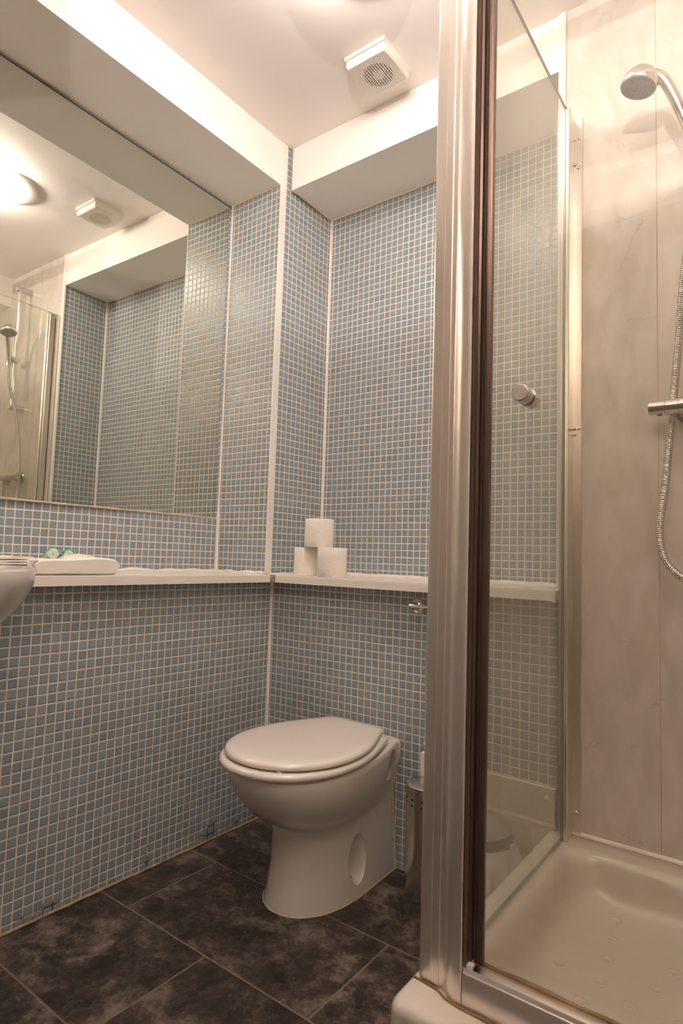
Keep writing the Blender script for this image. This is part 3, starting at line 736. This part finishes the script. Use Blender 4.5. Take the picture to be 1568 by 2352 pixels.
loft(bm, rings); link('tray_body', bm, tray_m, tray, True)
for i, (x, y) in enumerate(((1.181, -.150), (1.190, -.225), (1.108, -.300), (1.200, -.300), (1.130, -.374), (1.204, -.376), (1.3086, -.258), (1.290, -.332), (1.261, -.405), (1.36, -.23), (1.40, -.31), (1.34, -.40), (1.27, -.48), (1.19, -.45), (1.38, -.47))):
    bm = B(); lathe(bm, (x, y, .1495), (0, 0, 1), [(0, .0125), (.0014, .0125), (.0024, .0110), (.0026, .0085), (.0018, .0070), (.0018, .001)], 32); link('grip_dot', bm, tray_m, tray, True)

# ------------------------------------------------------------------ shower enclosure
PZ = 2.215
enc = empty('shower_enclosure', (1.05, -.70, TZ), 'glass shower enclosure with polished aluminium corner post and wall channel', 'shower enclosure')
def arcp(cx, cy, r, a0, a1, n=8):
    return [(cx + r * math.cos(math.radians(a0 + (a1 - a0) * k / n)), cy + r * math.sin(math.radians(a0 + (a1 - a0) * k / n))) for k in range(n + 1)]
# outer cover of the corner post (fluted section), in plan
pl = [(1.0065, -.660), (1.0065, -.690)] + arcp(1.0125, -.6935, .006, 180, 262, 6) + \
     [(1.0285, -.7010), (1.0292, -.6997), (1.0304, -.6997), (1.0312, -.7012), (1.0430, -.7020), (1.0440, -.7005), (1.0500, -.7005)] + \
     [(1.0530, -.7010), (1.0560, -.7040), (1.0600, -.7085), (1.0660, -.7125), (1.0740, -.7150), (1.0830, -.7158), (1.0868, -.7155), (1.0880, -.7140), (1.0880, -.690), (1.060, -.685), (1.050, -.660)]
bm = B(); prism(bm, pl, TZ + .0015, PZ); link('corner_post', bm, alu, enc, True)
bm = B(); prism(bm, [(1.0885, -.712), (1.0900, -.713), (1.0925, -.709), (1.0925, -.700), (1.0960, -.698), (1.0960, -.692), (1.0885, -.690)], TZ + .058, PZ); link('door_stile', bm, gasket2, enc, True)
bm = B(); prism(bm, [(1.0885, -.690), (1.097, -.690), (1.100, -.687), (1.101, -.678), (1.098, -.672), (1.0885, -.670), (1.075, -.672), (1.060, -.684)], TZ + .058, PZ); link('gasket', bm, gasket, enc, True)
bm = B(); prism(bm, [(1.1010, -.6890), (1.1085, -.6880), (1.1105, -.6860), (1.1105, -.6800), (1.1015, -.6780)], TZ + .058, PZ); link('gasket', bm, gasket2, enc, True)
# front door: glass with a round knob
fd_o = bpy.data.objects.new('front_door', None); COL.objects.link(fd_o); fd_o.parent = enc; fd_o.location = (.06, 0, .05)
bm = B(); box(bm, 1.1000, XR - .012, -.6868, -.6820, .285, PZ - .02); link('glass', bm, glass_front, fd_o)
KX, KZ = 1.1690, 1.1722
bm = B(); lathe(bm, (KX, -.6885, KZ), (0, -1, 0), [(0, .0125), (.001, .0138), (.022, .0138), (.025, .0132), (.026, .012)], 48); lathe(bm, (KX, -.6800, KZ), (0, 1, 0), [(0, .0125), (.001, .0138), (.022, .0138), (.025, .0128)], 48)
link('door_knob', bm, chrome_b, fd_o, True)
bm = B(); lathe(bm, (KX, -.6890, KZ), (0, 1, 0), [(0, .0118), (.0094, .0118)], 32); link('knob_washer', bm, black, fd_o, True)
# bottom rail, sealant, top rail
bm = B()
rp = [(-.7155, TZ + .0015), (-.7160, TZ + .047), (-.7150, TZ + .0500), (-.7125, TZ + .0500), (-.7115, TZ + .0520), (-.7100, TZ + .0550), (-.7080, TZ + .0550), (-.7065, TZ + .0500), (-.7000, TZ + .0440), (-.6930, TZ + .0440), (-.6900, TZ + .052), (-.6780, TZ + .050), (-.6760, TZ + .0015)]
loft(bm, [[Vector((x, y, z)) for y, z in rp] for x in (1.0900, XR - .006)]); link('bottom_rail', bm, alu, enc, True)
bm = B(); tube(bm, wobble([(1.094, -.6790, TZ + .050), (XR - .01, -.6790, TZ + .049)], .002, 31), .0052, 8)
tube(bm, wobble([(1.0, -.7020, TZ + .001), (1.045, -.7065, TZ + .001), (1.062, -.7160, TZ + .001), (1.090, -.7200, TZ + .001), (XR - .01, -.7190, TZ + .001)], .0015, 32), .0019, 8)
link('sealant_bead', bm, amber, enc, True)
bm = B(); box(bm, 1.0930, 1.1030, -.7080, -.6980, TZ + .046, TZ + .060, .001); link('corner_plug', bm, white_pl, enc, True)
bm = B(); box(bm, 1.1035, 1.1100, -.7060, -.6960, TZ + .044, TZ + .058, .001); link('corner_block', bm, black, enc)
bm = B(); box(bm, 1.0, XR - .006, -.716, -.672, PZ, PZ + .032, .003); link('top_rail', bm, alu, enc)
# fixed frameless side pane
GX0, GX1 = 1.0345, 1.0405; DT = 2.128
pts = [(-.047, TZ + .006), (-.655, TZ + .006), (-.655, DT), (-.047, DT)]
bm = B()
for x in (GX0, GX1):
    bm.faces.new([bm.verts.new((x, y, z)) for y, z in pts])
side = link('side_glass', bm, glass_door, enc)
bm = B()
for a, b_ in zip(pts, pts[1:] + pts[:1]):
    bm.faces.new([bm.verts.new(v) for v in ((GX0, *a), (GX0, *b_), (GX1, *b_), (GX1, *a))])
link('glass_rim', bm, glass_edge, side)
# wall channel on the laminate
bm = B(); prism(bm, [(1.0415, -.0500), (1.0500, -.0530), (1.0512, -.0515), (1.0470, -.0020), (1.0475, .0030), (1.0680, .0030), (1.0690, .0045), (1.0690, .0098), (1.0300, .0098), (1.0300, .0030), (1.0415, -.0020)], TZ + .0015, 2.120)
link('wall_channel', bm, alu_r, enc, True)
bm = B(); prism(bm, [(1.0405, -.0475), (1.0420, -.0475), (1.0420, .0025), (1.0405, .0025)], TZ + .002, DT); link('glazing_seal', bm, gasket, enc)
bm = B(); prism(bm, [(1.0275, -.0460), (1.0340, -.0480), (1.0340, .0095), (1.0275, .0095)], TZ + .0015, 2.120); link('wall_channel', bm, alu_r, enc)
bm = B(); prism(bm, [(1.0272, -.0230), (1.0276, -.0230), (1.0276, -.0150), (1.0272, -.0150)], TZ + .01, 2.10); link('stain_strip', bm, amber, enc)
for (x, z) in ((1.0510, 2.062), (1.0625, 2.060), (1.0510, 1.990), (1.0600, 1.978), (1.0510, 1.2647), (1.0622, 1.2647), (1.0512, 1.2497), (1.0585, .2960)):
    bm = B(); lathe(bm, (x, .003, z), (0, -1, 0), [(0, .0048), (.0015, .0048), (.0035, .003), (.004, .001)], 20); link('screw', bm, chrome, enc, True)

# ------------------------------------------------------------------ shower fittings
def cyl(bm, a, b, r, n=32, ch=.001):
    a = Vector(a); b = Vector(b); L = (b - a).length
    lathe(bm, a, b - a, [(0, r - ch), (ch, r), (L - ch, r), (L, r - ch)], n)
vl = empty('shower_valve', (1.38, .01, 1.283), 'horizontal chrome bar shower valve on the laminate wall', 'shower valve')
bm = B(); cyl(bm, (1.300, -.052, 1.283), (1.470, -.052, 1.283), .0185); link('valve_body', bm, chrome_b, vl, True)
for a, b_ in ((1.2365, 1.272), (1.498, 1.5335)):
    bm = B(); cyl(bm, (a, -.052, 1.283), (b_, -.052, 1.283), .0172, ch=.0015)
    link('control_knob', bm, chrome_b, vl, True)
for a, b_ in ((1.2725, 1.2995), (1.4705, 1.4975)):
    bm = B(); cyl(bm, (a, -.052, 1.283), (b_, -.052, 1.283), .0178, ch=.0006); link('collar', bm, chrome_b, vl, True)
bm = B(); box(bm, 1.255, 1.265, -.056, -.048, 1.2640, 1.2665, .001); link('temperature_stop', bm, simple('red_button', (.45, .08, .05), .4), vl)
for x in (1.315, 1.455):
    bm = B(); lathe(bm, (x, .0095, 1.283), (0, -1, 0), [(0, .032), (.004, .031), (.012, .022), (.018, .017), (.060, .016)], 40); link('wall_flange', bm, dark_chrome, vl, True)
bm = B(); cyl(bm, (1.385, -.052, 1.268), (1.385, -.052, 1.235), .010); link('hose_outlet', bm, chrome, vl, True)
rl = empty('shower_rail', (1.350, .01, 1.66), 'vertical chrome riser rail on the laminate wall above the valve', 'shower rail')
RX = 1.352
bm = B(); cyl(bm, (RX, -.05, 1.655), (RX, -.05, 2.325), .0100); link('rail_bar', bm, chrome, rl, True)
for z in (1.66, 2.32):
    bm = B(); lathe(bm, (RX, .0095, z), (0, -1, 0), [(0, .018), (.045, .015), (.078, .014), (.080, .010)], 32); link('bracket', bm, chrome_b, rl, True)
bm = B(); cyl(bm, (RX - .028, -.050, 1.918), (RX + .055, -.050, 1.918), .0165); cyl(bm, (RX - .016, -.050, 1.918), (RX - .016, -.092, 1.925), .0140); link('slider', bm, chrome_b, rl, True)
hh = empty('hand_shower', (1.245, -.17, 2.03), 'chrome hand shower head with dark nozzle face held above the tray', 'shower head')
HC = Vector((1.2385, -.150, 2.034))
fd = Vector((-.25, -.06, -.965)).normalized()
bm = B(); lathe(bm, HC, fd, [(-.034, .003), (-.0335, .010), (-.031, .018), (-.026, .0255), (-.018, .0325), (-.009, .0375), (-.001, .0402), (.004, .0410), (.011, .0408), (.013, .0395), (.0135, .037)], 64); link('head_shell', bm, chrome_b, hh, True)
bm = B(); lathe(bm, HC, fd, [(.0128, .0385), (.0150, .0375), (.0158, .034), (.0158, .001)], 64)
u_, v_, d_ = frame(fd)
for ring_n, rr_ in ((6, .009), (12, .018), (18, .027)):
    for k in range(ring_n):
        a = 2 * PI * k / ring_n; c = HC + (u_ * math.cos(a) + v_ * math.sin(a)) * rr_ + fd * .0155
        lathe(bm, c, fd, [(0, .0012), (.0022, .0010)], 8)
link('nozzle_face', bm, simple('grey_nozzles', (.14, .12, .105), .55), hh, True)
hp = spline([(1.262, -.142, 2.046), (1.282, -.132, 2.035), (1.300, -.119, 2.000), (1.3160, -.105, 1.957), (1.3310, -.094, 1.910), (1.3360, -.090, 1.880)], 10)
bm = B(); tube(bm, hp, [.0145 - .0022 * min(1, i / 30) for i in range(len(hp))], 24); link('handle', bm, chrome_b, hh, True)
hs = spline([(1.3360, -.090, 1.882), (1.337, -.082, 1.80), (1.323, -.055, 1.68), (1.309, -.040, 1.58), (1.297, -.026, 1.45), (1.286, -.0215, 1.33), (1.281, -.0215, 1.283), (1.277, -.0225, 1.23), (1.268, -.040, 1.10), (1.2585, -.048, 1.02), (1.259, -.050, .965), (1.270, -.052, .925), (1.292, -.056, .897), (1.318, -.058, .886), (1.352, -.058, .905), (1.378, -.056, .98), (1.386, -.053, 1.10), (1.385, -.052, 1.236)], 60)
acc = 0; rad = []
for i, p in enumerate(hs):
    if i: acc += (p - hs[i - 1]).length
    rad.append(.0066 + .0011 * abs(math.sin(acc / .0046 * PI)) ** .6)
# resample finely so that every coil shows
fine = []; rr2 = []; L = 0; step = .00065; nxt = 0
for i in range(1, len(hs)):
    seg = (hs[i] - hs[i - 1]).length
    while nxt <= L + seg:
        s = (nxt - L) / seg; fine.append(hs[i - 1].lerp(hs[i], s)); rr2.append(.0072 + .0022 * abs(math.sin(nxt / .0046 * PI)) ** .6); nxt += step
    L += seg
bm = B(); tube(bm, fine, rr2, 14)
tag(link('shower_hose', bm, chrome_b, at=(1.26, -.05, .9), smooth=True), 'ribbed chrome shower hose hanging in a loop below the valve', 'shower hose')
